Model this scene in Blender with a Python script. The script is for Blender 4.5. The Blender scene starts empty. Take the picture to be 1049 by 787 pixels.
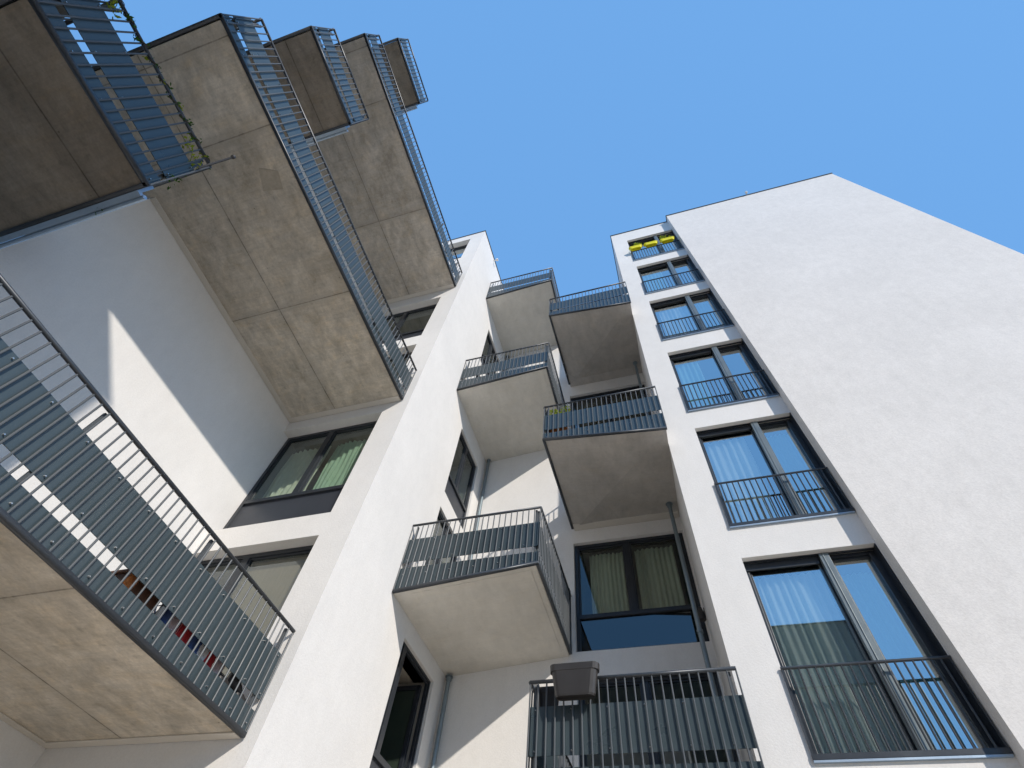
import bpy, math, random
from mathutils import Vector, Matrix
random.seed(7)
K = 4.06          # metres per calibration unit
H0 = 1.6          # eye height above the courtyard
scene = bpy.context.scene
COL = scene.collection

# ------------------------------------------------------------------ materials
def new_mat(name):
    m = bpy.data.materials.new(name); m.use_nodes = True
    nt = m.node_tree; nt.nodes.clear()
    out = nt.nodes.new('ShaderNodeOutputMaterial')
    return m, nt, out
def N(nt, t, **kw):
    n = nt.nodes.new(t)
    for k, v in kw.items():
        if k in n.inputs: n.inputs[k].default_value = v
        else: setattr(n, k, v)
    return n
def mathn(nt, op, a, b=None, c=None):
    n = nt.nodes.new('ShaderNodeMath'); n.operation = op
    for i, v in enumerate((a, b, c)):
        if v is None: continue
        if isinstance(v, (int, float)): n.inputs[i].default_value = v
        else: nt.links.new(v, n.inputs[i])
    return n.outputs[0]
def mixc(nt, fac, a, b, mode='MIX'):
    n = nt.nodes.new('ShaderNodeMix'); n.data_type = 'RGBA'; n.blend_type = mode
    def s(sock, v):
        if isinstance(v, (int, float)): sock.default_value = v
        elif isinstance(v, tuple): sock.default_value = (*v, 1) if len(v) == 3 else v
        else: nt.links.new(v, sock)
    s(n.inputs[0], fac); s(n.inputs[6], a); s(n.inputs[7], b)
    return n.outputs[2]
def principled(nt, out, rough=.5, metal=0., spec=.5):
    p = nt.nodes.new('ShaderNodeBsdfPrincipled')
    p.inputs['Roughness'].default_value = rough; p.inputs['Metallic'].default_value = metal
    p.inputs['Specular IOR Level'].default_value = spec
    nt.links.new(p.outputs[0], out.inputs[0]); return p
def position(nt):
    return nt.nodes.new('ShaderNodeNewGeometry').outputs['Position']
def noise(nt, vec, scale, detail=4, rough=.55, dist=0.):
    n = N(nt, 'ShaderNodeTexNoise'); n.inputs['Scale'].default_value = scale
    n.inputs['Detail'].default_value = detail; n.inputs['Roughness'].default_value = rough
    n.inputs['Distortion'].default_value = dist
    nt.links.new(vec, n.inputs['Vector']); return n.outputs['Fac']
def ramp(nt, fac, a, b, lo, hi):
    n = nt.nodes.new('ShaderNodeMapRange'); nt.links.new(fac, n.inputs[0])
    for i, v in enumerate((a, b, lo, hi)): n.inputs[i+1].default_value = v
    return n.outputs[0]
def bump(nt, h, strength, dist, p):
    b = nt.nodes.new('ShaderNodeBump'); b.inputs['Strength'].default_value = strength
    b.inputs['Distance'].default_value = dist; nt.links.new(h, b.inputs['Height'])
    nt.links.new(b.outputs[0], p.inputs['Normal'])
def stretch(nt, vec, sc):
    n = nt.nodes.new('ShaderNodeVectorMath'); n.operation = 'MULTIPLY'
    nt.links.new(vec, n.inputs[0]); n.inputs[1].default_value = sc; return n.outputs[0]

def make_render(name, base, grain=.05, streak=.0):
    m, nt, out = new_mat(name); p = principled(nt, out, .95, 0, .15)
    pos = position(nt)
    big = ramp(nt, noise(nt, pos, .7, 3), .3, .7, .955, 1.02)
    fine = noise(nt, pos, 42, 3, .75)
    mid = ramp(nt, noise(nt, stretch(nt, pos, (1, 1, .55)), 6, 4, .7), .3, .7, 1-grain*.6, 1+grain*.4)
    f = ramp(nt, fine, .3, .7, 1-grain, 1+grain*.4)
    v = mathn(nt, 'MULTIPLY', mathn(nt, 'MULTIPLY', big, f), mid)
    if streak:
        st = noise(nt, stretch(nt, pos, (9, 9, .35)), 1, 3, .6)
        v = mathn(nt, 'MULTIPLY', v, ramp(nt, st, .45, .75, 1, 1-streak))
    vc = nt.nodes.new('ShaderNodeCombineXYZ')
    for i in range(3): nt.links.new(v, vc.inputs[i])
    nt.links.new(mixc(nt, 1., base, vc.outputs[0], 'MULTIPLY'), p.inputs['Base Color'])
    bump(nt, fine, .5, .006, p)
    return m

def make_concrete(name, base, dark, seam_x=None, seam_y=(), seams=True, rough_grain=1.0, seed=0.):
    m, nt, out = new_mat(name); p = principled(nt, out, .8, 0, .3)
    pos = position(nt)
    off = nt.nodes.new('ShaderNodeVectorMath'); off.operation = 'ADD'; off.inputs[1].default_value = (seed, seed*1.7, 0)
    nt.links.new(pos, off.inputs[0]); q = off.outputs[0]
    n1 = noise(nt, stretch(nt, q, (1, .6, 1)), 1.3, 5, .62, .6)
    n2 = noise(nt, stretch(nt, q, (1, .5, 1)), 5, 6, .7, .3)
    n3 = noise(nt, q, 38, 4, .7)
    c = mixc(nt, ramp(nt, n1, .34, .66, 0, 1), dark, base)
    hue = noise(nt, stretch(nt, q, (.8, 1.3, 1)), 2.2, 5, .7, 1.2)          # ochre and cement-grey clouds
    c = mixc(nt, ramp(nt, hue, .40, .70, 0, .55*rough_grain), c, tuple(x*y for x, y in zip(base, (.86, .92, 1.02))))
    c = mixc(nt, ramp(nt, hue, .42, .25, 0, .45*rough_grain), c, tuple(x*y for x, y in zip(base, (1.04, .93, .76))))
    k2 = ramp(nt, n2, .3, .7, 1-.32*rough_grain, 1+.16*rough_grain)
    k3 = ramp(nt, n3, .3, .7, 1-.10*rough_grain, 1+.07*rough_grain)
    scr = noise(nt, stretch(nt, q, (2.2, 26, 1)), 1, 4, .65, .4)             # drawn trowel / board marks across the slab
    k3 = mathn(nt, 'MULTIPLY', k3, ramp(nt, scr, .35, .65, 1-.07*rough_grain, 1+.05*rough_grain))
    sp = noise(nt, q, 9, 2, .5); k3 = mathn(nt, 'MULTIPLY', k3, ramp(nt, sp, .62, .72, 1, 1-.14*rough_grain))
    v = mathn(nt, 'MULTIPLY', k2, k3)
    sx = nt.nodes.new('ShaderNodeSeparateXYZ'); nt.links.new(pos, sx.inputs[0])
    h = n3
    if seams:
        wob = mathn(nt, 'MULTIPLY', mathn(nt, 'SUBTRACT', n2, .5), .012)
        sm = None; band = None
        for comp, vals in ((0, [seam_x] if seam_x is not None else []), (1, seam_y)):
            for val in vals:
                d = mathn(nt, 'ABSOLUTE', mathn(nt, 'ADD', mathn(nt, 'SUBTRACT', sx.outputs[comp], val*K), wob))
                s = ramp(nt, d, .004, .012, 1, 0); b2 = ramp(nt, d, .0, .14, 1, 0)
                if comp == 1: s = mathn(nt, 'MULTIPLY', s, .8)
                sm = s if sm is None else mathn(nt, 'MAXIMUM', sm, s)
                band = b2 if band is None else mathn(nt, 'MAXIMUM', band, b2)
        # every shutter panel cast a slightly different tone
        if seam_y:
            px = mathn(nt, 'GREATER_THAN', sx.outputs[0], (seam_x or -99)*K)
            tone = mathn(nt, 'MULTIPLY', px, .06)
            for i, val in enumerate(seam_y):
                g = mathn(nt, 'GREATER_THAN', sx.outputs[1], val*K)
                tone = mathn(nt, 'ADD', tone, mathn(nt, 'MULTIPLY', g, (-1)**i*.07))
            v = mathn(nt, 'MULTIPLY', v, mathn(nt, 'ADD', tone, .96))
        # leak stains beside the joints
        st = mathn(nt, 'MULTIPLY', band, ramp(nt, n2, .42, .62, 0, .32))
        v = mathn(nt, 'MULTIPLY', v, mathn(nt, 'SUBTRACT', 1, st))
        patchy = mathn(nt, 'MULTIPLY', sm, ramp(nt, n2, .30, .6, .25, 1.))
        v = mathn(nt, 'MULTIPLY', v, mathn(nt, 'SUBTRACT', 1, mathn(nt, 'MULTIPLY', patchy, .62)))
        h = mathn(nt, 'SUBTRACT', mathn(nt, 'MULTIPLY', n3, .15), sm)
    # small blow holes
    vo = N(nt, 'ShaderNodeTexVoronoi'); vo.inputs['Scale'].default_value = 3.1; nt.links.new(q, vo.inputs['Vector'])
    hole = ramp(nt, vo.outputs['Distance'], .025, .04, .55, 1) if rough_grain > .5 else None
    if hole is not None: v = mathn(nt, 'MULTIPLY', v, hole)
    vc = nt.nodes.new('ShaderNodeCombineXYZ')
    for i in range(3): nt.links.new(v, vc.inputs[i])
    nt.links.new(mixc(nt, 1., c, vc.outputs[0], 'MULTIPLY'), p.inputs['Base Color'])
    bump(nt, h, .35, .004, p)
    return m

def make_paint(name, base, rough=.4, metal=0., spec=.5, var=.08):
    m, nt, out = new_mat(name); p = principled(nt, out, rough, metal, spec)
    pos = position(nt); n = noise(nt, pos, 3, 4); n2 = noise(nt, stretch(nt, pos, (6, 6, 1)), 4, 3)
    v = mathn(nt, 'MULTIPLY', ramp(nt, n, .3, .7, 1-var, 1+var), ramp(nt, n2, .3, .7, 1-var*.5, 1+var*.5))
    vc = nt.nodes.new('ShaderNodeCombineXYZ')
    for i in range(3): nt.links.new(v, vc.inputs[i])
    nt.links.new(mixc(nt, 1., base, vc.outputs[0], 'MULTIPLY'), p.inputs['Base Color'])
    nt.links.new(ramp(nt, n, .3, .7, rough*.85, min(1, rough*1.2)), p.inputs['Roughness'])
    return m

def make_glass(name, tint, refl, graze=.9):
    """window pane: mirror-like coating over a tinted see-through sheet"""
    m, nt, out = new_mat(name)
    tr = nt.nodes.new('ShaderNodeBsdfTransparent'); tr.inputs[0].default_value = (*tint, 1)
    gl = nt.nodes.new('ShaderNodeBsdfGlossy'); gl.inputs['Roughness'].default_value = .008
    gl.inputs[0].default_value = (.94, 1, 1, 1)
    lw = nt.nodes.new('ShaderNodeLayerWeight'); lw.inputs['Blend'].default_value = .5
    f = ramp(nt, mathn(nt, 'POWER', lw.outputs['Facing'], 2.2), 0, 1, refl, graze)
    b = nt.nodes.new('ShaderNodeBump'); b.inputs['Strength'].default_value = .012; b.inputs['Distance'].default_value = .05
    nt.links.new(noise(nt, position(nt), .9, 1), b.inputs['Height']); nt.links.new(b.outputs[0], gl.inputs['Normal'])
    mx = nt.nodes.new('ShaderNodeMixShader')
    nt.links.new(f, mx.inputs[0]); nt.links.new(tr.outputs[0], mx.inputs[1]); nt.links.new(gl.outputs[0], mx.inputs[2])
    nt.links.new(mx.outputs[0], out.inputs[0]); return m

def make_cloth(name, base, trans=.4):
    m, nt, out = new_mat(name)
    d = nt.nodes.new('ShaderNodeBsdfDiffuse'); t = nt.nodes.new('ShaderNodeBsdfTranslucent')
    n = noise(nt, stretch(nt, position(nt), (20, 20, 3)), 2, 3)
    c = mixc(nt, ramp(nt, n, .3, .7, 0, 1), tuple(x*.86 for x in base), base)
    nt.links.new(c, d.inputs[0]); nt.links.new(c, t.inputs[0])
    mx = nt.nodes.new('ShaderNodeMixShader'); mx.inputs[0].default_value = trans
    nt.links.new(d.outputs[0], mx.inputs[1]); nt.links.new(t.outputs[0], mx.inputs[2])
    nt.links.new(mx.outputs[0], out.inputs[0]); return m

SEAMY = (-.375, -.1, .555)
M = {}
M['render'] = make_render('white_render', (.80, .782, .76), .05)
M['render_gable'] = make_render('gable_render', (.77, .742, .715), .10)
M['soffit'] = make_render('soffit_plaster', (.66, .62, .56), .04)
M['concrete'] = make_concrete('board_concrete', (.71, .63, .52), (.49, .43, .345), -1.39, SEAMY)
M['concrete_top'] = make_concrete('board_concrete_upper', (.60, .54, .46), (.43, .385, .32), -1.39, SEAMY, seed=3.)
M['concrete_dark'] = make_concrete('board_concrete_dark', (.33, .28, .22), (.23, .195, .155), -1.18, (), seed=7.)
M['concrete_smooth'] = make_concrete('smooth_concrete', (.73, .70, .635), (.65, .62, .555), seams=False, rough_grain=.3)
M['concrete_grey'] = make_concrete('grey_concrete', (.55, .515, .47), (.45, .42, .385), seams=False, rough_grain=.5, seed=5.)
M['patch'] = make_paint('repair_mortar', (.43, .38, .31), .9, 0, .2, .15)
M['panel'] = make_paint('slate_panel', (.050, .070, .080), .32, 0, .6, .04)
M['rail'] = make_paint('railing_paint', (.085, .095, .105), .45, 0, .5)
M['handrail'] = make_paint('handrail_paint', (.045, .052, .062), .35, .2, .5)
M['frame'] = make_paint('window_frame_paint', (.022, .027, .035), .35, 0, .5)
M['frame_panel'] = make_paint('window_lower_panel', (.035, .040, .052), .38, 0, .5)
M['alu'] = make_paint('aluminium_post', (.17, .20, .21), .38, .3, .5)
M['zinc'] = make_paint('zinc_flashing', (.36, .45, .55), .42, .5, .5)
M['steel'] = make_paint('bolt_steel', (.6, .6, .6), .3, .9, .5)
M['pipe'] = make_paint('downpipe_zinc', (.22, .27, .30), .42, .5, .5)
M['coping'] = make_paint('roof_coping', (.07, .08, .09), .45, .3, .5)
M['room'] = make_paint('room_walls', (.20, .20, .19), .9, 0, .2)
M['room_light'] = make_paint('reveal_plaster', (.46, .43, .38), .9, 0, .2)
M['green_pane'] = make_paint('dark_green_pane', (.035, .05, .038), .12, 0, .5)
M['blind'] = make_cloth('beige_blind', (.25, .195, .16), .1)
M['curtain'] = make_cloth('white_curtain', (.82, .95, .92), .35)
M['curtain_green'] = make_cloth('green_curtain', (.56, .74, .60), .4)
M['curtain_grey'] = make_cloth('grey_green_curtain', (.72, .74, .64), .3)
M['curtain_teal'] = make_cloth('teal_curtain', (.42, .80, .80), .3)
M['glass'] = make_glass('tower_glass', (.97, 1., .99), .57, .97)
M['glass_dim'] = make_glass('recess_glass', (.80, .88, .82), .08, .6)
M['glass_blue'] = make_glass('lower_glass', (.05, .09, .14), .10, .38)
M['dark'] = make_paint('dark_plastic', (.035, .033, .033), .45)
M['planter'] = make_paint('planter_plastic', (.036, .033, .032), .42)
M['yellow'] = make_paint('yellow_box', (.80, .72, .0), .45, 0, .4)
M['leaf'] = make_cloth('leaf_green', (.07, .16, .03), .3)
M['leaf_yellow'] = make_cloth('leaf_yellow', (.35, .42, .05), .35)
M['stem'] = make_paint('stem', (.08, .06, .03), .8)
M['orange'] = make_paint('orange_cloth', (.55, .20, .06), .8)
M['red'] = make_paint('red_cloth', (.55, .04, .05), .9)
M['blue'] = make_paint('blue_cloth', (.06, .11, .28), .9)
M['pink'] = make_paint('pale_cloth', (.62, .52, .55), .9)
M['white'] = make_paint('white_plastic', (.75, .75, .75), .5)
M['wood'] = make_paint('brown_wood', (.12, .055, .03), .6)
M['paving'] = make_render('courtyard_paving', (.58, .50, .40), .14)
M['far'] = make_render('opposite_render', (.09, .10, .10), .08)

# ------------------------------------------------------------------ mesh tools
WL = {}    # world location of every object
class MB:
    def __init__(s, T=None): s.v = []; s.f = []; s.m = []; s.T = T
    def add(s, pts, faces, m=0):
        b = len(s.v)
        for p in pts:
            if s.T: p = s.T(*p)
            s.v.append((p[0]*K, p[1]*K, p[2]*K+H0))
        for f in faces: s.f.append(tuple(i+b for i in f)); s.m.append(m)
        return s
    def box(s, x0, x1, y0, y1, z0, z1, m=0):
        P = [(x, y, z) for z in (z0, z1) for y in (y0, y1) for x in (x0, x1)]
        return s.add(P, [(0,2,3,1),(4,5,7,6),(0,1,5,4),(2,6,7,3),(0,4,6,2),(1,3,7,5)], m)
    def prism(s, poly, z0, z1, m=0):
        n = len(poly); P = [(*p, z0) for p in poly]+[(*p, z1) for p in poly]
        return s.add(P, [tuple(range(n))[::-1], tuple(range(n, 2*n))]+[(i, (i+1) % n, n+(i+1) % n, n+i) for i in range(n)], m)
    def slab(s, poly, zf, z1, m=0, dz=0.):
        n = len(poly); P = [(*p, zf(*p)+dz) for p in poly]+[(*p, z1 if not callable(z1) else z1(*p)) for p in poly]
        return s.add(P, [tuple(range(n))[::-1], tuple(range(n, 2*n))]+[(i, (i+1) % n, n+(i+1) % n, n+i) for i in range(n)], m)
    def segz(s, p0, p1, o0, o1, zf, z1, m=0):
        d = Vector((p1[0]-p0[0], p1[1]-p0[1])).normalized(); n = Vector((d.y, -d.x)); a, b = Vector(p0), Vector(p1)
        return s.slab([tuple(a+n*o0), tuple(b+n*o0), tuple(b+n*o1), tuple(a+n*o1)], zf, z1, m)
    def bar(s, a, b, r, n=6, m=0, r2=None, cap=True):
        a = Vector(a); b = Vector(b); d = (b-a).normalized()
        u = d.cross(Vector((0, 0, 1)) if abs(d.z) < .9 else Vector((1, 0, 0))).normalized(); w = d.cross(u)
        r2 = r if r2 is None else r2; P = []
        for c, rr in ((a, r), (b, r2)):
            for k in range(n):
                t = 2*math.pi*(k+.5)/n; P.append(tuple(c+u*math.cos(t)*rr+w*math.sin(t)*rr))
        F = [(k, (k+1) % n, n+(k+1) % n, n+k) for k in range(n)]
        if cap: F += [tuple(range(n))[::-1], tuple(range(n, 2*n))]
        return s.add(P, F, m)
    def tube(s, pts, r, n=6, m=0):
        for a, b in zip(pts, pts[1:]): s.bar(a, b, r, n, m)
        return s
    def lathe(s, c, prof, n=12, m=0, sx=1., sy=1.):
        P = [(c[0]+r*math.cos(2*math.pi*k/n)*sx, c[1]+r*math.sin(2*math.pi*k/n)*sy, c[2]+z) for r, z in prof for k in range(n)]
        F = [(j*n+k, j*n+(k+1) % n, (j+1)*n+(k+1) % n, (j+1)*n+k) for j in range(len(prof)-1) for k in range(n)]
        F += [tuple(range(n))[::-1], tuple(range((len(prof)-1)*n, len(prof)*n))]
        return s.add(P, F, m)
    def seg(s, p0, p1, o0, o1, z0, z1, m=0):
        """box along the plan segment p0-p1, offset o0..o1 to its right-hand (outer) side"""
        d = Vector((p1[0]-p0[0], p1[1]-p0[1])).normalized(); n = Vector((d.y, -d.x))
        a, b = Vector(p0), Vector(p1)
        poly = [tuple(a+n*o0), tuple(b+n*o0), tuple(b+n*o1), tuple(a+n*o1)]
        return s.prism(poly, z0, z1, m)
    def build(s, name, mats, parent=None, smooth=False, bevel=0.):
        xs, ys, zs = zip(*s.v)
        o = Vector(((min(xs)+max(xs))/2, (min(ys)+max(ys))/2, min(zs)))
        me = bpy.data.meshes.new(name)
        me.from_pydata([tuple(Vector(p)-o) for p in s.v], [], s.f)
        if not isinstance(mats, (list, tuple)): mats = [mats]
        for m in mats: me.materials.append(m)
        for p, mi in zip(me.polygons, s.m): p.material_index = mi; p.use_smooth = smooth
        import bmesh
        bm = bmesh.new(); bm.from_mesh(me); bmesh.ops.recalc_face_normals(bm, faces=bm.faces); bm.to_mesh(me); bm.free()
        ob = bpy.data.objects.new(name, me); COL.objects.link(ob)
        WL[ob.name] = o
        if parent: ob.parent = parent; ob.location = o-WL[parent.name]
        else: ob.location = o
        if bevel:
            bv = ob.modifiers.new('bevel', 'BEVEL'); bv.width = bevel; bv.segments = 2; bv.limit_method = 'ANGLE'
        return ob
def thing(name, label, cat, loc, group=None):
    o = bpy.data.objects.new(name, None); COL.objects.link(o)
    o.empty_display_size = .3
    w = Vector((loc[0]*K, loc[1]*K, loc[2]*K+H0)); o.location = w; WL[o.name] = w
    return tag(o, label, cat, group)
def tag(o, label, cat, group=None):
    o['label'] = label; o['category'] = cat
    if group: o['group'] = group
    return o

# maps (u, depth, z) of a wall into the plan; depth runs into the building
def facing_front(Y): return lambda u, d, z: (u, Y+d, z)      # wall looks toward -Y
def facing_right(X): return lambda u, d, z: (X-d, u, z)      # wall looks toward +X
def facing_left(X): return lambda u, d, z: (X+d, u, z)       # wall looks toward -X

def wall(parent, T, u0, u1, z0, z1, th, holes, mat, name='wall', label=None):
    us = sorted({u0, u1, *[h[i] for h in holes for i in (0, 1) if u0 <= h[i] <= u1]})
    zs = sorted({z0, z1, *[h[i] for h in holes for i in (2, 3) if z0 <= h[i] <= z1]})
    def solid(i, j):
        if i < 0 or j < 0 or i >= len(us)-1 or j >= len(zs)-1: return False
        cu = (us[i]+us[i+1])/2; cz = (zs[j]+zs[j+1])/2
        return not any(h[0] < cu < h[1] and h[2] < cz < h[3] for h in holes)
    b = MB(T)
    for i in range(len(us)-1):
        for j in range(len(zs)-1):
            if not solid(i, j): continue
            a, c, e, f = us[i], us[i+1], zs[j], zs[j+1]
            for d in (0, th): b.add([(a, d, e), (c, d, e), (c, d, f), (a, d, f)], [(0, 1, 2, 3)])
            for di, dj, q in ((-1, 0, [(a, e), (a, f)]), (1, 0, [(c, e), (c, f)]), (0, -1, [(a, e), (c, e)]), (0, 1, [(a, f), (c, f)])):
                if not solid(i+di, j+dj):
                    (p, q1), (r, s1) = q
                    b.add([(p, 0, q1), (r, 0, s1), (r, th, s1), (p, th, q1)], [(0, 1, 2, 3)])
    import bmesh
    ob = b.build(name, mat, parent)
    bm = bmesh.new(); bm.from_mesh(ob.data); bmesh.ops.remove_doubles(bm, verts=bm.verts, dist=1e-4)
    bmesh.ops.recalc_face_normals(bm, faces=bm.faces); bm.to_mesh(ob.data); bm.free()
    if label: ob['label'] = label
    return ob

def curtain(T, u0, u1, d, z0, z1, mat, label, group, folds=9, amp=.008, seed=0):
    rnd = random.Random(seed); b = MB(T); n = folds*8; P = []; rows = 7
    ph = [rnd.uniform(-.6, .6) for _ in range(folds+2)]
    for j in range(rows):
        zz = z0+(z1-z0)*j/(rows-1)
        for i in range(n+1):
            t = i/n; k = t*folds; a = amp*(.7+.3*math.sin(k*1.7+seed))
            off = a*math.sin(2*math.pi*k+ph[int(k)]*(1-j/(rows-1))*.6)+.003*math.sin(j*1.3+k)
            P.append((u0+(u1-u0)*t, d+off, zz))
    F = [(j*(n+1)+i, j*(n+1)+i+1, (j+1)*(n+1)+i+1, (j+1)*(n+1)+i) for j in range(rows-1) for i in range(n)]
    b.add(P, F)
    return tag(b.build('curtain', mat, smooth=True), label, 'curtain', group)

def window(parent, T, u0, u1, z0, z1, rec, splits, transom=None, glass='glass_dim', lower='frame_panel', fw=.017,
           room=.42, blind=None, post=None, label=None, roomspan=None, panes=True, lining='room'):
    """frame in the opening at depth rec; splits = inner mullion positions; transom = height of the cross bar"""
    f = MB(T); d0, d1 = rec, rec+.02
    e = .0005
    f.box(u0+e, u0+fw, d0, d1, z0+e, z1-e); f.box(u1-fw, u1-e, d0, d1, z0+e, z1-e)
    f.box(u0+fw, u1-fw, d0, d1, z1-fw, z1-e); f.box(u0+fw, u1-fw, d0, d1, z0+e, z0+fw*.8)
    zb = z0+fw*.8
    if transom:
        f.box(u0+fw, u1-fw, d0-.002, d1, transom-.009, transom+.009); zb = transom+.009
    edges = [u0+fw]+[x for x in splits]+[u1-fw]
    for x in splits:
        f.box(x-.014, x+.014, d0+.001, d1-.001, zb, z1-fw)
    # sash profile inside each light
    lights = []
    for i in range(len(edges)-1):
        a = edges[i]+(.014 if i else 0); c = edges[i+1]-(.014 if i < len(edges)-2 else 0)
        s = .007
        f.box(a, a+s, d0+.006, d1-.002, zb, z1-fw); f.box(c-s, c, d0+.006, d1-.002, zb, z1-fw)
        f.box(a+s, c-s, d0+.006, d1-.002, z1-fw-s, z1-fw); f.box(a+s, c-s, d0+.006, d1-.002, zb, zb+s)
        lights.append((a+s, c-s, zb+s, z1-fw-s))
    w = f.build('window', M['frame'], parent, bevel=.004)
    if label: w['label'] = label
    for a, c, e0, e1 in (lights if panes else []):
        g = MB(T); g.add([(a, d0+.012, e0), (c, d0+.012, e0), (c, d0+.012, e1), (a, d0+.012, e1)], [(0, 1, 2, 3)])
        g.build('pane', M[glass], w)
    if transom and lower:
        g = MB(T); g.box(u0+fw, u1-fw, d0+.008, d0+.014, z0+fw*.8, transom-.009); g.build('lower_panel', M[lower], w)
    if post:
        g = MB(T); g.box(post[0], post[1], d0-.018, d0-.0005, z0+.004, z1-.004); g.box(post[0]+.009, post[0]+.012, d0-.020, d0-.0185, z0+.004, z1-.004)
        g.build('post', M['alu'], w, bevel=.005)
    ra, rb = roomspan or (u0, u1)
    r = MB(T); D = rec+.021; D2 = D+room
    P = [(ra, D, z0), (rb, D, z0), (rb, D, z1), (ra, D, z1), (ra, D2, z0), (rb, D2, z0), (rb, D2, z1), (ra, D2, z1)]
    r.add(P, [(0, 1, 5, 4), (3, 7, 6, 2), (0, 4, 7, 3), (1, 2, 6, 5), (4, 5, 6, 7)])
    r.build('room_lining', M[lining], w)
    if blind:
        g = MB(T); g.box(blind[0], blind[1], d1+.005, d1+.008, blind[2], blind[3]); g.build('blind', M['blind'], w)
    return w

# ------------------------------------------------------------------ railing
def railing(parent, path, zb, h=.265, bars=.0243, panels=True, zf=None):
    zf = zf or (lambda x, y: zb)
    """outer railing along a plan path whose right-hand side is outside"""
    rl = MB(); hr = MB(); lo = MB(); up = MB()
    zt = zb+h
    for a, b in zip(path, path[1:]):
        A = Vector(a); B = Vector(b); L = (B-A).length; d = (B-A)/L; n = Vector((d.y, -d.x))
        k = max(1, round(L/bars)); st = L/k
        for i in range(k+(1 if b == path[-1] else 0)):
            p = A+d*(i*st if i else .0012)
            if i == k: p = B-d*.0012
            rl.bar((p.x, p.y, zf(p.x, p.y)+.006), (p.x, p.y, zt), .0023, 8)
        hr.segz(a, b, -.0095, .0022, lambda x, y: zf(x, y)-.004, lambda x, y: zf(x, y)+.007)            # bottom flat
        hr.bar((A.x, A.y, zt), (B.x, B.y, zt), .0052, 10)
        # heavier posts with a stay to the slab
        m = max(1, round(L/.39))
        for i in range(m+1):
            t = min(max(i*L/m, .02), L-.02); p = A+d*t-n*.0125
            rl.box(p.x-.0035, p.x+.0035, p.y-.0035, p.y+.0035, zb+.03, zt-.003)
        if panels:
            lo.segz(a, b, -.0055-.003, -.0055-.001, lambda x, y: zf(x, y)+.008, zb+.056)
            up.seg(a, b, -.0055-.003, -.0055-.001, zb+.082, zb+.200)
            nb = int(L/.097)
            for i in range(nb+1):
                p = A+d*min(L-.012, .018+i*.097)
                for mb, zz in ((lo, zb+.024), (up, zb+.092), (up, zb+.19)):
                    c = p-n*.0065
                    mb.bar((c.x, c.y, zz), (c.x+n.x*.004, c.y+n.y*.004, zz), .0027 if mb is lo else .0018, 8, 1, r2=.0014)
    r = rl.build('railing', M['rail'], parent, smooth=False)
    hr.build('handrail', M['handrail'], parent, smooth=True)
    if panels:
        lo.build('lower_panel', [M['panel'], M['steel']], parent)
        up.build('upper_panel', [M['panel'], M['steel']], parent)

def balcony(parent, poly, path, zb, mat, inner=None, strip=None, gutter=None, label=None, h=.265, th=.045, zf=None):
    zf = zf or (lambda x, y: zb)
    s = MB(); s.slab(poly, zf, zb+th, 0)
    if inner: s.slab(inner, zf, lambda x, y: zf(x, y)-.00005, 0, -.0016)
    if strip:
        for q in strip: s.slab(q, zf, lambda x, y: zf(x, y)-.00005, 1, -.004)
    o = s.build('balcony', [M[mat], M['soffit']], parent, bevel=.006)
    if label: o['label'] = label
    railing(o, path, zb, h, zf=zf)
    if gutter:
        g = MB(); x0, x1, y = gutter
        g.box(x0, x1, y, y+.008, zb-.006, zb+.05); g.box(x0, x1, y+.008, y+.014, zb-.006, zb+.004)
        g.bar((x0, y+.02, zb+.004), (x1, y+.02, zb+.004), .006, 8)
        g.build('gutter', M['zinc'], o)
    return o

# ================================================================== ground and surroundings
g = MB(); S = 300; g.add([(-S, -S, -.394), (S, -S, -.394), (S, S, -.394), (-S, S, -.394)], [(0, 1, 2, 3)])
gr = g.build('ground', M['paving']); gr['kind'] = 'structure'

# ================================================================== left wing
XL, YF, XS, YB, XR, YR, XG, YG = -1.66, 1.125, -1.0, 2.072, .125, 1.536, .657, 1.48
ZG = -.394; ZL = 4.80; ZT = 5.015
left = thing('apartment_block', 'white rendered apartment block on the left with stacked concrete balconies', 'apartment block', (-1.3, 1.6, ZG))
fw_holes = [(XL, -1.125, a, b) for a, b in ((-.1, .45), (.58, 1.165), (1.272, 1.905), (2.0, 2.585), (2.70, 3.29), (3.43, 4.01), (4.13, 4.665))]
wall(left, facing_front(YF), XL, -1.09, ZG, ZL, .09, fw_holes, M['render'], label='narrow front wall facing the viewer')
s_holes = [(1.652, 1.965, a, b) for a, b in ((-.1, .42), (.575, 1.10), (1.26, 1.785), (1.89, 2.425), (2.6, 3.115), (3.25, 3.765), (4.0, 4.5))]
wall(left, facing_right(XS), YF, YB, ZG, ZL, .09, s_holes, M['render'], label='tall sunlit side wall with a column of dark windows')
wall(left, facing_right(XL), 0, YF+.09, ZG, ZL, .09, [], M['render'], label='blank side wall under the left balconies')
wall(left, facing_front(0), -3.2, XL-.09, ZG, ZL, .09, [], M['render'])
c_holes = [(-.424, .119, a, b) for a, b in ((-.1, .43), (.53, 1.13), (1.24, 1.815), (1.95, 2.53), (2.62, 3.19), (3.36, 3.93), (4.05, 4.6))]
wall(left, facing_front(YB), XS-.09, XR+.09, ZG, ZL, .09, c_holes, M['render'], label='recessed back wall between the two blocks')
r = MB(); r.prism([(-3.2, .09), (XL-.09, .09), (XL-.09, YF+.09), (XS-.09, YF+.09), (XS-.09, YB+.09), (XR+.09, YB+.09), (XR+.09, 4), (-3.2, 4)], ZL-.05, ZL-.002)
r.build('roof', M['coping'], left)
c = MB(); q = .006; zc0, zc1 = ZL+.0005, ZL+.011
c.seg((-3.2, 0), (XL+q, 0), -.07, q, zc0, zc1)
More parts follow.
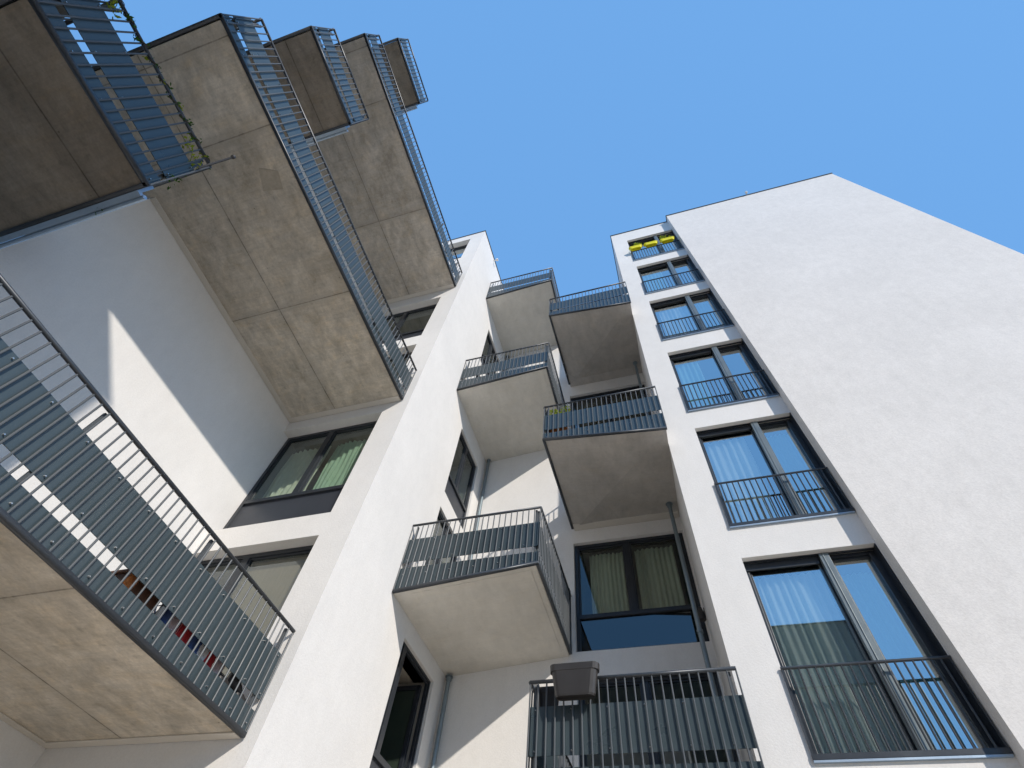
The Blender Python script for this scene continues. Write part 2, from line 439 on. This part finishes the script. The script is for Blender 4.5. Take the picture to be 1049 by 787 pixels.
c.seg((XL, 0), (XL, YF), -.07, q, zc0, zc1) if False else c.box(XL-.07, XL+q, .0705, YF-.004, zc0, zc1)
c.box(XL-.07, XS+q, YF-q, YF+.07, zc0, zc1); c.box(XS-.07, XS+q, YF+.0705, YB+.05, zc0, zc1); c.box(XS+q, XR-.001, YB-q, YB+.07, zc0, zc1)
c.build('coping', M['coping'], left)

T = facing_front(YF)
def fwin(z0, z1, **k): return window(left, T, XL+.0005, -1.1255, z0, z1, .043, **k)
fwin(1.272, 1.905, splits=[-1.405], transom=1.462, room=.38, label='window with green curtain and dark lower panel')
fwin(.58, 1.165, splits=[-1.44], glass='glass_dim', room=.38, blind=(-1.43, -1.13, .59, 1.14), label='balcony door with a beige blind')
fwin(2.0, 2.585, splits=[-1.405], room=.38)
fwin(2.70, 3.29, splits=[-1.405], transom=2.89, room=.38)
fwin(3.43, 4.01, splits=[-1.405], room=.38)
fwin(4.13, 4.665, splits=[-1.405], transom=4.30, glass='glass', lower='glass_blue', room=.38)
fwin(-.1, .45, splits=[-1.405], room=.38)
T = facing_right(XS)
for a, b in ((-.1, .42), (.575, 1.10), (1.26, 1.785), (1.89, 2.425), (2.6, 3.115), (3.25, 3.765), (4.0, 4.5)):
    op = abs(a-.575) < .01
    w = window(left, T, 1.6525, 1.9645, a, b, .012, splits=[1.80] if not op else [1.70], transom=a+.15, room=.4, panes=not op, lining='room_light' if op else 'room', fw=.017 if not op else .008,
           label='partly open window seen under the lowest side balcony' if op else None)
    if op:      # casement swung into the room, seen almost face on
        sh = MB(); y0, y1, x0, x1, e0, e1 = 1.935, 1.950, -1.20, -1.04, .74, 1.075
        sh.box(x0, x0+.016, y0, y1, e0, e1); sh.box(x1-.016, x1, y0, y1, e0, e1); sh.box(x0+.016, x1-.016, y0, y1, e1-.018, e1); sh.box(x0+.016, x1-.016, y0, y1, e0, e0+.018)
        sh.build('sash', M['frame'], w, bevel=.004)
        sh = MB(); sh.box(x0+.016, x1-.016, y0+.005, y0+.010, e0+.018, e1-.018); sh.build('pane', M['green_pane'], w)
        sh = MB(); sh.box(-1.031, -1.027, 1.675, 1.683, .80, .86); sh.build('handle', M['alu'], w)
T = facing_front(YB)
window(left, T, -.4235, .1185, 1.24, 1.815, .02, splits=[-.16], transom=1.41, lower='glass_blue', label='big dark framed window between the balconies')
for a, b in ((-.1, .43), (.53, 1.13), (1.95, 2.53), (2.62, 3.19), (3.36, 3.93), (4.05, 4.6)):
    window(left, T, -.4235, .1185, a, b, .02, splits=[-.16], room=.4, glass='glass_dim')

# balconies over the courtyard, free edge parallel to the view
XB = -1.035
def long_balcony(z, mat, label):
    poly = [(-2.3, -.42), (XB-.012, -.42), (XB-.012, YF-.0005), (XL+.0005, YF-.0005), (XL+.0005, -.0005), (-2.3, -.0005)]
    strip = [[(XL+.001, .001), (XL+.028, .001), (XL+.028, YF-.03), (XL+.001, YF-.03)],
             [(XL+.001, YF-.0295), (XB-.013, YF-.0295), (XB-.013, YF-.001), (XL+.001, YF-.001)]]
    path = [(-2.3, -.433), (XB, -.433), (XB, YF-.005)]
    return balcony(left, poly, path, z, mat, strip=strip, label=label)
b1 = long_balcony(.531, 'concrete', 'lowest long balcony at the left edge')
b3 = long_balcony(1.974, 'concrete', 'middle long balcony with a square patch underneath')
b5 = long_balcony(3.42, 'concrete_top', 'uppermost long balcony')
def short_balcony(z, label):
    poly = [(-2.3, -.42), (XB-.012, -.42), (XB-.012, -.035), (-2.3, -.035)]
    path = [(-2.3, -.433), (XB, -.433), (XB, -.028), (XL-.3, -.028)]
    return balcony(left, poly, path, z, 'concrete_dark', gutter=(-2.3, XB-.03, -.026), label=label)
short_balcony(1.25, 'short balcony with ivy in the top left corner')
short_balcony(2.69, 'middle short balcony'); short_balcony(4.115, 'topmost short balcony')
p = MB(); p.prism([(-1.167, .018), (-1.099, .047), (-1.115, .111), (-1.194, .097)], 1.9725, 1.9738); p.build('repair_patch', M['patch'], b3)

# balconies on the sunlit side wall, front edge skewed
for z, zr, h, lb in ((1.174, 1.226, .271, 'lowest balcony on the side wall'), (2.58, 2.634, .30, 'middle balcony on the side wall'), (4.0, 4.06, .285, 'topmost balcony on the side wall')):
    zf = lambda x, y, z=z, zr=zr: z+(zr-z)*(x+1)/.565
    poly = [(XS+.0005, 1.484), (-.444, 1.484), (-.452, YB-.0005), (XS+.0005, YB-.0005)]
    inner = [(-.945, 1.505), (-.468, 1.505), (-.476, 2.03), (-.945, 2.03)]
    o = balcony(left, poly, [(XS+.003, 1.473), (-.432, 1.473), (-.440, 2.055)], zr, 'concrete_smooth', inner=inner, label=lb, h=h, zf=zf)
    e = MB(); e.box(-.452, -.440, 2.035, 2.06, zr, zr+.30); e.lathe((-.447, 2.03, zr+.22), [(.003, 0), (.013, .02), (.012, .06), (.005, .08)], 8)
    e.build('end_post', M['frame'], o)

# ================================================================== right tower
tower = thing('apartment_tower', 'white rendered tower on the right with five storeys of framed windows and blank gable', 'apartment tower', (1.1, 2.5, ZG))
tz = [(.61, 1.195), (1.33, 1.91), (2.045, 2.62), (2.775, 3.355), (3.49, 4.06), (4.205, 4.765)]
t_holes = [(.253, .6555, a, b) for a, b in tz]+[(.253, .6555, -.1, .48)]
wall(tower, facing_front(YR), XR+.09, XG, ZG, ZT, .09, t_holes, M['render'], label='narrow window facade')
wall(tower, facing_left(XR), YR, YB, ZG, ZT, .09, [], M['render'], label='shaded return wall facing the balconies')
wall(tower, facing_front(YG), XG, 2.08, ZG, ZT, .09, [], M['render_gable'], label='broad blank gable wall')
wall(tower, facing_right(2.08), YG+.09, 4.5, ZG, ZT, .09, [], M['render'])
wall(tower, facing_left(XR), YB+.09, 4.5, ZL, ZT, .09, [], M['render'])
r = MB(); r.prism([(XR+.09, YR+.09), (XG+.001, YR+.09), (1.99, YR+.09), (1.99, 4.5), (XR+.09, 4.5)], ZT-.05, ZT-.002); r.build('roof', M['coping'], tower)
c = MB(); zc0, zc1 = ZT+.0005, ZT+.012
c.box(XR-q, XG-.0065, YR-q, YR+.07, zc0, zc1); c.box(XG-.006, 2.08+q, YG-q, YG+.07, zc0, zc1)
c.box(XR-q, XR+.07, YR+.0705, 4.5, zc0, zc1); c.box(2.01, 2.08+q, YG+.0705, 4.5, zc0, zc1)
c.build('coping', M['coping'], tower)
T = facing_front(YR)
names = ['lowest', 'second lowest', 'third lowest', 'third from the top', 'second from the top', 'topmost']
for i, (a, b) in enumerate(tz+[(-.1, .48)]):
    w = window(tower, T, .2535, .655, a, b, .034, splits=[.505], glass='glass', fw=.013, room=.40, post=(.488, .516), roomspan=(.2535, .64))
    if i < 6: w['label'] = names[i]+' window of the tower'
    g = MB(T); g.box(.632, .6415, .030, .044, a+.012, b-.012); g.box(.6515, .6548, .0005, .0335, a+.001, b-.001); g.box(.2545, .6510, .020, .0295, b-.0035, b-.0005); g.box(.256, .484, .030, .0335, b-.030, b-.004); g.build('roller_box', M['frame'], w)
    gd = MB(T); d = -.006; zt = a+.213
    gd.bar((.250, d, zt), (.6555, d, zt), .0042, 8); gd.box(.250, .6555, d-.003, d+.006, a-.004, a+.008)
    gd.box(.2505, .2545, d-.002, d+.003, a+.008, zt); gd.box(.6505, .6545, d-.002, d+.003, a+.008, zt)
    k = 19
    for j in range(1, k): x = .2525+j*.4/k; gd.bar((x, d, a+.006), (x, d, zt), .0025, 8)
    gd.build('guard_rail', M['handrail'], w)
    s = MB(T); s.box(.250, .653, -.008, .034, a-.0095, a-.0045); s.build('sill', M['zinc'], w)

# right-hand balconies
for zr, zl, zq, zk, h, lb in ((.515, .52, .45, .53, .263, 'lowest balcony in the recess'), (1.878, 1.885, 1.815, 1.90, .266, 'middle balcony in the recess'), (3.27, 3.258, 3.18, 3.33, .267, 'topmost balcony in the recess')):
    yl = 1.43
    def zf(x, y, zl=zl, zq=zq, zk=zk):
        t = min(1, (x+.425)/.55); v = (y-1.43)/.64
        return (zl*(1-t)+zq*t)*(1-v)+zk*v
    poly = [(-.416, yl+.012), (XR-.0005, yl+.012), (XR-.0005, YB-.0005), (-.416, YB-.0005)]
    path = [(-.426, 2.055), (-.426, yl), (XR+.003, yl)]
    balcony(left, poly, path, zr, 'concrete_grey', strip=[[(-.415, 2.02), (XR-.002, 2.02), (XR-.002, YB-.001), (-.415, YB-.001)]], label=lb, h=h, zf=zf)

# downpipes
def pipe(parent, x, y, z0, z1, label):
    b = MB(); b.bar((x, y, z0), (x, y, z1), .0095, 12)
    for zz in (z1-.02, (z0+z1)/2, z0+.1):
        b.bar((x, y, zz), (x, y, zz+.012), .0125, 12)
    b.lathe((x, y, z1-.006), [(.017, 0), (.017, .003), (.011, .006)], 12)
    o = b.build('downpipe', M['pipe'], parent, smooth=False); o['label'] = label
pipe(left, -.975, 2.052, ZG, 1.169, 'downpipe under the lowest side balcony')
pipe(left, -.975, 2.052, 1.216, 2.592, 'downpipe between the lowest and middle side balconies')
pipe(left, -.975, 2.052, 2.64, 3.991, 'downpipe between the middle and topmost side balconies')
pipe(left, .084, 1.955, ZG, .477, 'lowest downpipe in the recess')
pipe(left, .084, 1.955, .524, 1.885, 'downpipe crossing the big dark window')
pipe(left, .084, 1.955, 1.936, 3.285, 'downpipe under the topmost recess balcony')

# ================================================================== curtains behind the glass
T = facing_front(YR)
cs = [(0, .270, .482, 'curtain', 'long white curtain behind the lowest tower window'),
      (1, .270, .45, 'curtain', 'white curtain behind the second lowest tower window'),
      (2, .27, .40, 'curtain_teal', 'teal curtain behind the third lowest tower window'),
      (3, .30, .48, 'curtain', 'white curtain behind the tower window third from the top'),
      (4, .27, .43, 'curtain_teal', 'teal curtain behind the tower window second from the top')]
for i, u0, u1, mt, lb in cs:
    a, b = tz[i]; curtain(T, u0, u1, .070, a+.016, b-.03, M[mt], lb, 'curtains behind the tower windows', folds=[9, 6, 5, 7, 6][i], amp=.009, seed=i)
for i, lb in ((0, 'teal curtain in the narrow right pane of the lowest tower window'), (1, 'teal curtain in the narrow right pane of the second lowest tower window'), (3, 'teal curtain in the right pane of the tower window third from the top')):
    a, b = tz[i]; curtain(T, .525, .635, .075, a+.016, b-.05, M['curtain_teal'], lb, 'curtains behind the tower windows', folds=6, amp=.007, seed=9+i)
curtain(facing_front(YF), -1.385, -1.14, .10, 1.47, 1.85, M['curtain_green'], 'pale green curtain behind the window under the middle long balcony', 'curtains behind the left block windows', folds=10, seed=3)
curtain(facing_front(YF), -1.64, -1.42, .10, 1.47, 1.85, M['curtain_grey'], 'grey green curtain left of the pale green one', 'curtains behind the left block windows', folds=8, seed=4)
for u0, u1, s, w in ((-.36, -.19, 5, 'left'), (-.13, .06, 6, 'right')):
    curtain(facing_front(YB), u0, u1, .09, 1.42, 1.80, M['curtain_grey'], 'beige grey curtain in the %s light of the big window between balconies' % w, 'curtains in the big window', folds=8, seed=s)

# ================================================================== small things
def plant_box(name, label, x0, x1, y0, y1, z0, z1, mat, group, taper=.12, lip=.004):
    b = MB(); cx, cy = (x0+x1)/2, (y0+y1)/2; hx, hy = (x1-x0)/2, (y1-y0)/2
    def ring(s, z, inset=0):
        pts = []; rc = min(hx, hy)*.85
        for qx, qy, a0 in ((1, 1, 0), (-1, 1, 90), (-1, -1, 180), (1, -1, 270)):
            for k in range(4):
                t = math.radians(a0+k*30)
                pts.append((cx+(qx*(hx*s-rc)+rc*math.cos(t)) if True else 0, cy+(qy*(hy*s-rc)+rc*math.sin(t)), z))
        return pts
    rows = [ring(.90-taper*1.1, z0), ring(.93-taper*1.0, z0+(z1-z0)*.06), ring(.94, z0+(z1-z0)*.78), ring(1.0, z0+(z1-z0)*.79), ring(1.02, z1), ring(.9, z1), ring(.86, z1-(z1-z0)*.25)]
    n = 16; P = [p for r_ in rows for p in r_]
    F = [(j*n+k, j*n+(k+1) % n, (j+1)*n+(k+1) % n, (j+1)*n+k) for j in range(len(rows)-1) for k in range(n)]
    F += [tuple(range(n))[::-1], tuple(range((len(rows)-1)*n, len(rows)*n))]
    b.add(P, F); t = thing(name, label, 'planter', (cx, cy, z0), group)
    b.build('box', mat, t)
    s = MB()
    for sx in (-.5, .5):
        s.tube([(cx+hx*sx, cy+hy*.9, z0+.01), (cx+hx*sx, cy+hy*1.04, z1-.01), (cx+hx*sx, cy+hy*1.04+.012, z1-.004)], .0018, 6)
    s.build('hanger', M['rail'], t)
    return t
def leaves(b, c, n, r, size, m=0, flat=1.):
    for _ in range(n):
        v = Vector((random.gauss(0, 1), random.gauss(0, 1), random.gauss(0, 1)*flat)).normalized()*r*random.random()**.5
        p = Vector(c)+v; a = Vector((random.uniform(-1, 1), random.uniform(-1, 1), random.uniform(-1, 1))).normalized()
        u = a.cross(Vector((.3, .5, 1))).normalized(); s = size*random.uniform(.6, 1.3)
        b.add([tuple(p-a*s), tuple(p-a*s*.1+u*s*.55), tuple(p+a*s), tuple(p-a*s*.1-u*s*.55)], [(0, 1, 2, 3)], m)

dk = plant_box('planter', 'dark grey planter hung outside the handrail of the lowest recess balcony', -.36, -.224, 1.385, 1.421, .716, .800, M['planter'], 'dark planters')
plant_box('planter', 'dark planter hung inside the bars at the left end of the lowest recess balcony', -.415, -.35, 1.45, 1.49, .70, .775, M['planter'], 'dark planters')
fl = [(.238, .352, 'leftmost yellow flower box on the topmost tower window rail'), (.366, .482, 'middle yellow flower box of the three on the topmost tower window'), (.5, .622, 'rightmost yellow flower box on the topmost tower window rail')]
for x0, x1, lb in fl:
    plant_box('flower_box', lb, x0, x1, 1.486, 1.520, 4.385, 4.430, M['yellow'], 'yellow flower boxes')
for cx, w in ((.33, 'left and middle'), (.55, 'middle and right')):
    b = MB()
    for k in range(4): leaves(b, (cx+random.uniform(-.03, .03), 1.50, 4.455+k*.012), 22, .022, .009)
    b.bar((cx, 1.5, 4.40), (cx, 1.5, 4.48), .002, 5, 1)
    tag(b.build('flowering_plant', [M['leaf_yellow'], M['stem']]), 'green plant growing above the %s yellow flower boxes' % w, 'plant', 'plants in the yellow boxes')

# ivy on the top-left balcony
t = thing('climbing_plant', 'green ivy winding along the handrail of the short balcony in the top left corner', 'climbing plant', (-1.035, -.23, 1.5))
b = MB(); st = MB(); pts = []
for i in range(60):
    y = -.43+i*.0068; a = i*.9
    c = (-1.035+.007*math.cos(a), y, 1.515+.007*math.sin(a)); pts.append(c)
    if i > 2: leaves(b, c, 2 if i % 6 else 9, .010, .0055, 0 if i % 9 else 1)
st.tube(pts, .0012, 5)
for y, dz in ((-.43, -.03), (-.41, -.04), (-.10, -.035), (-.075, -.05), (-.05, -.06)): leaves(b, (-1.037, y, 1.515+dz), 14, .022, .007, 1)
for x, y, z in ((-1.10, -.025, 1.30), (-1.15, -.02, 1.27), (-1.2, -.02, 1.25), (-1.05, -.02, 1.35), (-1.07, -.02, 1.42)): leaves(b, (x, y, z), 9, .02, .006, 0)
b.build('foliage', [M['leaf'], M['leaf_yellow']], t); st.build('stem', M['stem'], t)
# black rod sticking out past it
t = thing('pole', 'thin black rod with a knob sticking out past the ivy balcony corner', 'pole', (-1.035, -.03, 1.46))
b = MB(); b.bar((-1.03, -.033, 1.455), (-.985, -.033, 1.555), .0035, 8); b.build('rod', M['dark'], t)
b = MB(); b.lathe((-.982, -.033, 1.553), [(.002, 0), (.006, .004), (.006, .011), (.002, .015)], 10); b.build('knob', M['dark'], t)

# plants on the middle recess balcony
for x, lb in ((-.385, 'yellow green plant at the left corner of the middle recess balcony'), (-.335, 'smaller yellow green plant beside the corner one on the middle recess balcony')):
    t = thing('potted_plant', lb, 'plant', (x, 1.47, 1.935), 'plants on the middle recess balcony')
    b = MB(); b.lathe((x, 1.475, 1.936), [(.016, 0), (.022, .05), (.024, .055), (.02, .05)], 14); b.build('pot', M['orange'], t)
    b = MB(); b.bar((x, 1.475, 1.98), (x, 1.475, 2.12), .002, 5, 1)
    for k in range(6): leaves(b, (x+random.uniform(-.015, .015), 1.475, 2.04+k*.024), 16, .022, .009)
    b.build('foliage', [M['leaf_yellow'], M['stem']], t)

# laundry rack and shoes behind the panels of the lowest left balcony
t = thing('drying_rack', 'low laundry rack behind the panels of the lowest long balcony', 'drying rack', (-1.12, .9, .576))
b = MB()
for x in (-1.16, -1.08):
    b.bar((x, .74, .66), (x, 1.0, .66), .002, 6)
    for y in (.76, .98): b.bar((x, y, .577), (-1.12, y, .66), .002, 6)
for k in range(7): y = .74+k*.26/6; b.bar((-1.16, y, .66), (-1.08, y, .66), .0015, 6)
b.build('frame', M['white'], t)
cl = [('blue', .765, 'crumpled dark blue cloth at the left of the laundry rack'), ('pink', .800, 'pale cloth next to the dark blue one on the laundry rack'), ('red', .835, 'small red cloth left of centre on the laundry rack'),
      ('blue', .872, 'blue cloth at the centre of the laundry rack'), ('white', .905, 'white cloth right of centre on the laundry rack'), ('red', .940, 'bright red cloth right of the white one on the laundry rack'), ('pink', .972, 'pale cloth at the right end of the laundry rack')]
for mt, y, lb in cl:
    b = MB(); P = []; rnd = random.Random(y)
    for j in range(7):
        for i in range(7):
            P.append((-1.072+.008*math.sin(i*1.9+y*40)+rnd.uniform(-.003, .003), y-.019+i*.0063+rnd.uniform(-.002, .002), .662-j*.014+rnd.uniform(-.003, .003)))
    b.add(P, [(j*7+i, j*7+i+1, (j+1)*7+i+1, (j+1)*7+i) for j in range(6) for i in range(6)])
    o = b.build('garment', M[mt], smooth=True); sm = o.modifiers.new('thick', 'SOLIDIFY'); sm.thickness = .006
    tag(o, lb, 'garment', 'clothes on the laundry rack')
def shoe(x, y, z, lb):
    b = MB(); n = 10; P = []
    for i in range(9):
        t_ = i/8; w = .010*(.55+.7*math.sin(math.pi*min(1, t_*.9+.08)))
        hgt = .030 if t_ < .35 else .030-.018*(t_-.35)/.65
        for k in range(n):
            a = 2*math.pi*k/n; P.append((x+w*math.cos(a), y-.03+t_*.06, z+max(0, hgt*(.5+.5*math.sin(a)))))
    F = [(i*n+k, i*n+(k+1) % n, (i+1)*n+(k+1) % n, (i+1)*n+k) for i in range(8) for k in range(n)]+[tuple(range(n))[::-1], tuple(range(8*n, 9*n))]
    b.add(P, F); tag(b.build('shoe', M['dark'], smooth=True), lb, 'shoe', 'black shoes on the lowest long balcony')
shoe(-1.065, 1.01, .58, 'black shoe nearest the laundry rack on the lowest long balcony')
shoe(-1.065, 1.045, .60, 'middle one of the black shoes at the end of the lowest long balcony')
shoe(-1.065, 1.085, .58, 'black shoe nearest the wall on the lowest long balcony')
b = MB(); b.box(-1.12, -1.06, 1.0, 1.11, .5765, .5795); tag(b.build('door_mat', M['dark'], bevel=.004), 'dark mat under the black shoes on the lowest long balcony', 'mat')
t = thing('storage_chest', 'brown wooden chest behind the panels left of the laundry rack', 'chest', (-1.12, .72, .5765))
b = MB(); b.box(-1.2, -1.07, .66, .735, .577, .655); b.build('body', M['wood'], t, bevel=.01)
b = MB(); b.box(-1.205, -1.066, .656, .738, .6555, .664); b.build('lid', M['wood'], t, bevel=.01)
b = MB(); P = []
for j in range(6):
    for i in range(6): P.append((-1.062+.004*math.sin(i*2), .628+i*.0055+.002*j, .60+j*.013+.003*math.sin(i+j)))
b.add(P, [(j*6+i, j*6+i+1, (j+1)*6+i+1, (j+1)*6+i) for j in range(5) for i in range(5)])
o = b.build('bag', M['orange'], smooth=True); sm = o.modifiers.new('thick', 'SOLIDIFY'); sm.thickness = .03
tag(o, 'orange brown bag leaning on the wooden chest behind the panels', 'bag')

# wall lamp on the shaded return of the tower
t = thing('wall_lamp', 'small black wall lamp on the shaded return beside the big window', 'wall lamp', (XR, 2.03, 1.31))
b = MB(); b.box(XR-.004, XR-.0005, 2.015, 2.045, 1.315, 1.35); b.build('bracket', M['dark'], t)
b = MB(); b.lathe((XR-.016, 2.03, 1.305), [(.014, 0), (.014, .02), (.008, .055), (.004, .06)], 12); b.build('shade', M['dark'], t)
# roof-edge fixtures
t = thing('roof_sensor', 'tiny white sensor standing on the tower roof edge above the gable', 'sensor', (1.375, YG, ZT+.01))
b = MB(); b.bar((1.375, YG+.01, ZT+.009), (1.375, YG-.02, ZT+.02), .004, 8); b.build('arm', M['white'], t)
b = MB(); b.lathe((1.375, YG-.022, ZT+.012), [(.006, 0), (.012, .006), (.012, .02), (.004, .026)], 10); b.build('head', M['white'], t)
t = thing('roof_lamp', 'small white lamp sticking out from the roof edge of the sunlit side wall', 'lamp', (XS, 1.40, 4.74))
b = MB(); b.bar((XS+.0005, 1.40, 4.74), (XS+.03, 1.40, 4.745), .0045, 8); b.build('arm', M['white'], t)
b = MB(); b.box(XS+.03, XS+.05, 1.388, 1.412, 4.735, 4.752); b.build('head', M['white'], t, bevel=.008)

# ================================================================== neighbours behind the camera (seen in the panes, shading the left wall)
def block(name, label, x0, x1, y0, y1, z1, wins, mat):
    t = thing(name, label, 'house', ((x0+x1)/2, (y0+y1)/2, ZG))
    b = MB(); b.box(x0, x1, y0, y1, ZG, z1-.012); b.build('wall', mat, t)
    b = MB(); b.box(x0-.02, x1+.02, y0-.02, y1+.02, z1-.0115, z1); b.build('roof', M['coping'], t)
    for (a, c, e, f) in wins:
        w = MB(); w.box(a, c, y1+.0005, y1+.012, e, f); o = w.build('window', M['frame'], t)
        w = MB(); w.box(a+.02, c-.02, y1+.0125, y1+.014, e+.02, f-.02); w.build('pane', M['glass_blue'], o)
block('stair_block', 'low white stair block standing left behind the viewer', -1.9, -.107, -3.0, -.82, 2.44, [(-1.5, -1.1, .2, .7), (-1.5, -1.1, 1.0, 1.5)], M['render'])
block('opposite_house', 'long grey house across the courtyard behind the viewer', -7., 2.2, -7., -4., 4.42,
      [(x, x+.4, z, z+.5) for x in (-5.6, -4.2, -2.8) for z in (.3, 1.1, 1.9, 2.7)], M['far'])

# ================================================================== camera
f, yaw, pit, rol = 525.012, math.radians(-23.53481807), math.radians(57.40887), math.radians(8.76427993)
cy, sy, cp, sp = math.cos(yaw), math.sin(yaw), math.cos(pit), math.sin(pit)
F = Vector((sy*cp, cy*cp, sp)); r0 = Vector((cy, -sy, 0)); u0 = r0.cross(F)
cr, sr = math.cos(rol), math.sin(rol)
R = r0*cr+u0*sr; U = -r0*sr+u0*cr
cd = bpy.data.cameras.new('camera'); cam = bpy.data.objects.new('camera', cd); COL.objects.link(cam)
cd.sensor_width = 36; cd.lens = f*36/1049; cd.clip_end = 3000; cd.clip_start = .05
mw = Matrix(((R.x, U.x, -F.x, 0), (R.y, U.y, -F.y, 0), (R.z, U.z, -F.z, H0), (0, 0, 0, 1)))
cam.matrix_world = mw
scene.camera = cam

# ================================================================== light
SD = Vector((1, -.85, .73)).normalized()
elev = math.asin(SD.z); azim = math.atan2(SD.x, SD.y)          # clockwise from +Y
sd = bpy.data.lights.new('sun', 'SUN'); sun = bpy.data.objects.new('sun', sd); COL.objects.link(sun)
sd.energy = 2.6; sd.angle = math.radians(.8); sd.color = (1, .925, .825)
sun.rotation_euler = (-SD).to_track_quat('-Z', 'Y').to_euler(); sun.location = (0, 0, 40)
w = bpy.data.worlds.new('World'); scene.world = w; w.use_nodes = True
nt = w.node_tree; bg = nt.nodes['Background']
sky = nt.nodes.new('ShaderNodeTexSky'); sky.sky_type = 'NISHITA'; sky.sun_disc = False
sky.sun_elevation = elev; sky.sun_rotation = azim; sky.altitude = 200; sky.air_density = 1.; sky.dust_density = .3; sky.ozone_density = 1.6
tint = nt.nodes.new('ShaderNodeMix'); tint.data_type = 'RGBA'; tint.blend_type = 'MULTIPLY'; tint.inputs[0].default_value = 1
tint.inputs[7].default_value = (1.24, 1.78, 1.92, 1)          # clear, slightly hazy summer blue
nt.links.new(sky.outputs[0], tint.inputs[6])
even = nt.nodes.new('ShaderNodeMix'); even.data_type = 'RGBA'; even.inputs[0].default_value = .92
even.inputs[7].default_value = (.738, 1.81, 3.69, 1)          # the very even blue of that day
nt.links.new(tint.outputs[2], even.inputs[6]); nt.links.new(even.outputs[2], bg.inputs[0]); bg.inputs[1].default_value = .15
vs = scene.view_settings; vs.view_transform = 'Standard'; vs.look = 'None'; vs.exposure = 0.55; vs.gamma = 1; vs.use_curve_mapping = False
